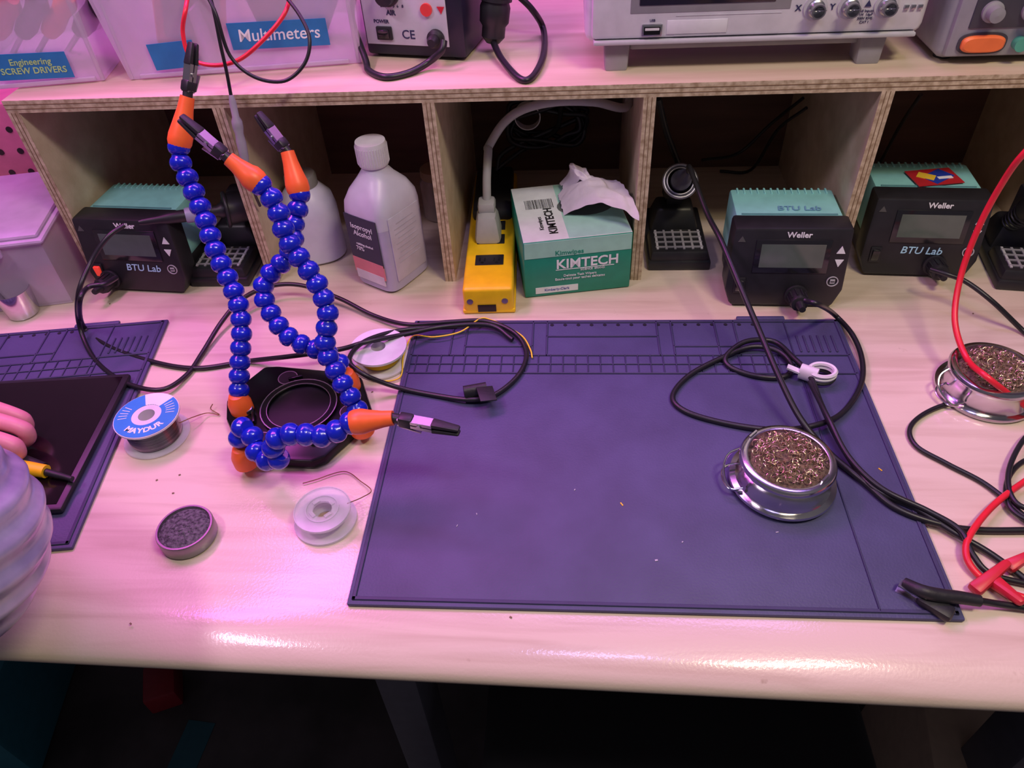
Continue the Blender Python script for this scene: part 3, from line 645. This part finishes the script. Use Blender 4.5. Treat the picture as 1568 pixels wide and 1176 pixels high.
for i,x in enumerate((.164,.194,.226)):
    b.cyl(.0105,.0015,LGR,(x,.277,.279),rot=(R(90),0,0)); b.lathe([(.0075,0),(.0075,.004),(.0062,.005),(.0062,.013),(.005,.013),(.005,.003),(0,.003)],STL,X=TX((x,.2765,.279),(R(90),0,0)),seg=24); b.cyl(.0012,.010,CHR,(x,.2765,.279),rot=(R(90),0,0),seg=8)
    b.cyl(.001,.016,STL,(x-.008,.268,.279),rot=(0,R(90),0),seg=8)
for ch,x in (("X",.149),("Y",.179)): b.text(ch,.007,INKB,Fo(x,.279),bold=.0002)
b.text("All Inputs\n1M  14pF\n300V RMS\nCAT I",.0032,INKB,Fo(.210,.270)); b.prism([(-.003,-.0025),(.003,-.0025),(0,.003)],0,.0005,INKB,X=Fo(.210,.281))
b.text("USB",.003,INKB,Fo(.019,.2725))
for i in range(3): b.box((.004,.003,.004),(.244+i*.006,.2765,.277),STL,bev=.0005)
for x in (-.012,.226):
    b.box((.022,.026,.030),(x,.297,.2385),GRY,bev=.003,top=(1.15,1)); b.box((.024,.03,.028),(x,.38,.238),GRY,bev=.003)
b.bx((.0,.29,.2415),(.215,.39,.252),GRY,bev=.003)
b.done("oscilloscope")
# ------------------------------------------------------------------ bench power supply
b=B(); PSG=mat("supply_grey",(.33,.32,.37),.4); PSD=mat("supply_dark",(.06,.06,.08),.4)
b.bx((.285,.279,.2285),(.47,.42,.40),PSG,bev=.008,seg=3); b.bx((.290,.2745,.232),(.465,.285,.39),PSG,bev=.003)
b.bx((.303,.2730,.2575),(.460,.276,.39),PSD,bev=.001)
b.loft([(0,.019,.0075,3.2),(.004,.019,.0075,3.2),(.006,.017,.006,3)],mat("orange_button",(.95,.20,.06),.35),loc=(.3195,.2745,.2445),rot=(R(90),0,0)); b.loft([(0,.0215,.0095,3.2),(.002,.0215,.0095,3.2)],PSD,loc=(.3195,.2748,.2445),rot=(R(90),0,0))
for x in (.318,.352,.386,.420):
    for z in (.272,.310): b.lathe([(.009,0),(.009,.003),(.007,.004),(.0065,.012),(0,.013)],GRY,X=TX((x,.273,z),(R(90),0,0)),seg=28)
for x in (.300,.45): b.cyl(.008,.006,RUB,(x,.30,.2245)); b.cyl(.008,.006,RUB,(x,.40,.2245))
for i in range(8): b.box((.004,.0006,.002),(.335+i*.012,.2728,.2915),WHT)
b.cyl(.006,.008,mat("led_green",(.1,.4,.3),.4),(.352,.2745,.244),rot=(R(90),0,0))
b.done("bench_power_supply")
# ------------------------------------------------------------------ leads hanging off the shelf top
cable("red_test_lead",[WY(292,-30,.31),WY(285,10,.27),WY(280,50,.262),WY(292,88,.255),WY(325,100,.250),WY(365,92,.250),WY(402,62,.258),WY(435,22,.27),WY(448,-20,.29)],.0020,RED)
cable("black_test_lead",[WY(310,-20,.25),WY(330,20,.235),WY(352,85,.228),WY(390,118,.225),WY(435,124,.228),WY(466,98,.235),WY(474,60,.245),WY(458,22,.26),WY(425,-20,.28)],.0017)
cable("black_test_lead",[WY(318,-20,.26),WY(328,20,.252),WY(338,70,.246),WY(347,110,.242),WY(354,148,.240)],.0017)
b=B(); a0=WY(354,146,.238); a1=WY(374,240,.225); 
b.M=align(a0,(a1-a0).normalized()); L=(a1-a0).length
b.lathe([(.0022,0),(.0034,.006),(.0034,.020),(.0052,.024),(.0052,.030),(.0040,.036),(.0048,L*.75),(.0044,L),(.0022,L+.012),(.0,L+.013)],GRY,seg=16)
b.M=Matrix(); b.tube([a1+Vector((0,0,-.008)),WY(384,262,.235),WY(390,295,.24),WY(398,315,.25)],.0016,CAB)
b.done("oscilloscope_probe")
cable("black_mains_cord",[WY(1008,150,.30),WY(1020,200,.34),WY(1040,255,.37),WY(1050,290,.40)],.0035)
cable("black_mains_cord",[WY(1075,245,.44),WY(1130,235,.47),WY(1180,190,.47),WY(1230,150,.44)],.002)
cable("black_mains_cord",[WY(1235,165,.42),WY(1190,200,.45),WY(1150,260,.49),(.15,.50,.004)],.002)
cable("black_mains_cord",[WY(1410,145,.33),WY(1380,190,.4),WY(1350,245,.45),WY(1340,260,.45)],.002)
cable("black_mains_cord",[WY(860,160,.40),WY(850,200,.43),WY(800,230,.44),WY(760,260,.42)],.003)
# ------------------------------------------------------------------ left side containers
b=B(); b.openbox(.105,.15,.085,.002,BIN,1.08,(0,0,.001)); LID=mat("bin_lid",(.60,.48,.66),.3,alpha=.8)
b.box((.122,.17,.006),(0,0,.088),LID,bev=.003); b.box((.112,.16,.006),(0,0,.093),LID,bev=.003); b.box((.03,.008,.014),(0,-.086,.083),LID,bev=.002)
for i in range(5): b.box((.02,.02,.02),(-.03+.015*i,-.03+.02*(i%3),.014),(REDP,WPL,LGR,ORG,GRY)[i],rot=(0,0,i),bev=.003)
b.done("plastic_storage_box",(-.706,.275,0),R(12))
b=B(); PK=mat("pink_plastic",(.60,.18,.30),.5); b.box((.10,.14,.165),(0,0,.084),PK,bev=.006)
for i in range(3):
    for j in range(4): b.cyl(.004,.001,DARK,(-.025+.025*i,-.0698,.05+.028*j),rot=(R(90),0,0),seg=14)
b.done("pink_parts_box",(-.755,.46,0),R(5))
b=B(); b.lathe([(.016,.001),(.017,.003),(.020,.034),(.019,.034),(.016,.004),(0,.004)],CHR,seg=36); b.done("metal_cup",(-.688,.193,0))
# ------------------------------------------------------------------ person: arm, sleeve, hand holding pliers
SK=mat("skin",(.72,.27,.34),.42,sss=.2,var=.05)
b=B(); HOx,HOy,HOz=-.022,-.016,-.004
def hp(x,y,z): return (x+HOx,y+HOy,z+HOz)
def fing(y,xk,xt,zk,r):
    P=[hp(-.612,y*.8-.004,.058),hp(xk,y,zk+.008),hp((xk+xt)/2,y+.001,zk+.006),hp(xt-.006,y+.002,zk-.006),hp(xt-.004,y+.002,zk-.018),hp(xt-.014,y+.002,zk-.026)]
    b.tube(P,lambda t:r*(1.10-.28*t)*(1+.10*math.exp(-((t-.40)/.06)**2)+.08*math.exp(-((t-.66)/.05)**2)),SK,seg=14,smooth=6)
    e=Vector(P[-1]); b.lathe([(0,-r*.8),(r*.55,-r*.6),(r*.8,0),(r*.55,r*.6),(0,r*.8)],SK,X=TX(e),seg=12)
fing(-.053,-.578,-.526,.050,.0076); fing(-.034,-.578,-.517,.053,.0080); fing(-.014,-.580,-.519,.052,.0077); fing(.004,-.584,-.532,.048,.0068)
b.loft([(-.040,.010,.024,2.4),(-.02,.015,.034,2.6),(.0,.016,.037,2.8),(.03,.017,.035,2.6),(.055,.017,.029,2.4),(.08,.018,.023,2.2),(.11,.019,.023,2)],SK,loc=hp(-.612,-.022,.052),rot=(0,R(-90),0),seg=32)
b.tube([hp(-.640,-.050,.048),hp(-.610,-.072,.040),hp(-.575,-.080,.030),hp(-.548,-.068,.024)],lambda t:.0115-.0040*t,SK,seg=14,smooth=6)
hand=b.done("hand")
md=hand.modifiers.new("r",'REMESH'); md.mode='VOXEL'; md.voxel_size=.0016; md.use_smooth_shade=True
md=hand.modifiers.new("s",'SMOOTH'); md.iterations=3; md.factor=.5
SLV=mat("sleeve_knit",(.26,.24,.38),.32,col2=(.40,.37,.52),scale=30,coat=.3)
b=B(); path=catmull([(-.690,-.068,.058),(-.63,-.095,.072),(-.56,-.140,.095),(-.476,-.196,.120),(-.462,-.250,.150),(-.52,-.34,.24),(-.58,-.50,.36)],18)
n=len(path)
V=[];Fc=[]; seg=144; nrm=None
for i,q in enumerate(path):
    T=(path[min(i+1,n-1)]-path[max(i-1,0)]).normalized()
    nrm=T.orthogonal().normalized() if nrm is None else (nrm-T*nrm.dot(T)).normalized()
    bn=T.cross(nrm); t=i/(n-1); rr=.034+.028*min(1,t*2.0)+.012*t
    if i==0: rr*=.85
    for k in range(seg):
        a=2*math.pi*k/seg; q2=rr*(1+.030*math.sin(a*22+2.5*noise.noise(Vector((t*3,math.cos(a),math.sin(a)))))+.008*math.sin(t*18+2*math.sin(a)))
        V.append(q+(nrm*math.cos(a)+bn*math.sin(a))*q2)
for i in range(n-1):
    for k in range(seg): k2=(k+1)%seg; Fc.append((i*seg+k,i*seg+k2,(i+1)*seg+k2,(i+1)*seg+k))
Fc.append(tuple(reversed(range(seg)))); Fc.append(tuple((n-1)*seg+k for k in range(seg)))
b.add(V,Fc,SLV); slv=b.done("sleeve",ang=80)
pe=bpy.data.objects.new("person",None); SC.collection.objects.link(pe); hand.parent=pe; slv.parent=pe
b=B(); b.tube([(-.61,-.056,.030),(-.565,-.056,.026),(-.535,-.058,.022),(-.516,-.060,.020)],lambda t:.0075-.0015*t,YEL,seg=14); b.tube([(-.518,-.060,.020),(-.503,-.063,.0185),(-.490,-.066,.0175)],lambda t:.0035-.001*t,BLK,seg=10); b.tube([(-.60,-.040,.028),(-.56,-.044,.024),(-.520,-.056,.020)],.005,BLK,seg=12)
b.done("pliers")
# ------------------------------------------------------------------ below the bench
b=B(); SEAT=mat("black_fabric",(.008,.008,.010),.85)
b.box((.42,.42,.06),(0,0,-.36),SEAT,bev=.025,seg=4); b.cyl(.025,.36,LEG,(0,0,-.74)); 
for k in range(5):
    a=k*1.2566; b.box((.20,.04,.03),(.10*math.cos(a),.10*math.sin(a),-.73),LEG,rot=(0,0,a),bev=.008); b.cyl(.025,.022,BLK,(.19*math.cos(a),.19*math.sin(a),-.775),rot=(R(90),0,a),seg=20)
b.done("office_chair",(.06,-.13,0))
b=B(); b.box((.12,.22,.20),(0,0,-.70),mat("cyan_crate",(.02,.14,.19),.5),bev=.01); b.done("storage_crate",(-1.02,.05,0),R(10))
q=W(250,1050,-.775)
b=B(); b.box((.055,.07,.05),(0,0,-.775),mat("red_paint_dark",(.22,.01,.02),.5),bev=.005,rot=(0,0,.4)); b.done("red_floor_bracket",(q.x,q.y,0))
q=W(290,1150,-.8)
b=B(); b.box((.05,.10,.0008),(0,0,-.7995),mat("floor_tape",(.015,.09,.12),.6)); b.done("floor_tape",(q.x,q.y,0),R(-5))
q=W(1500,1150,-.55)
b=B(); b.box((.22,.25,.3),(0,0,-.65),mat("cardboard",(.50,.38,.28),.7),bev=.004); b.done("cardboard_box",(q.x+.03,q.y,0),R(-10))
# ------------------------------------------------------------------ lights
def area(name,loc,tgt,sx,sy,e,col):
    l=bpy.data.lights.new(name,'AREA'); l.shape='RECTANGLE'; l.size=sx; l.size_y=sy; l.energy=e; l.color=col
    o=bpy.data.objects.new(name,l); SC.collection.objects.link(o); o.location=loc; o.rotation_euler=(Vector(tgt)-Vector(loc)).to_track_quat('-Z','Y').to_euler()
area("ceiling_light_magenta",(-.72,.30,1.05),(-.42,.12,0),.5,.15,7.0,(1,.14,.86))
area("shelf_strip_light_magenta",(-.20,.42,.78),(-.20,.38,0),1.0,.04,2.6,(1,.22,.92))
area("ceiling_light_violet",(.05,.50,1.15),(.0,.2,0),.9,.12,4.0,(.50,.28,1))
area("ceiling_light_warm",(.40,-.36,1.2),(.22,-.1,0),.35,.12,7.6,(1,.86,.60))
area("ceiling_light_rose",(-.82,-.36,1.2),(-.3,-.1,0),.30,.10,4.4,(1,.76,.96))
area("ceiling_light_blue",(.0,-.34,1.2),(0,-.1,0),.25,.06,1.9,(.50,.42,1))
wd=bpy.data.worlds.new("world"); SC.world=wd; wd.use_nodes=True
wd.node_tree.nodes["Background"].inputs[0].default_value=(.47,.42,.50,1); wd.node_tree.nodes["Background"].inputs[1].default_value=.22
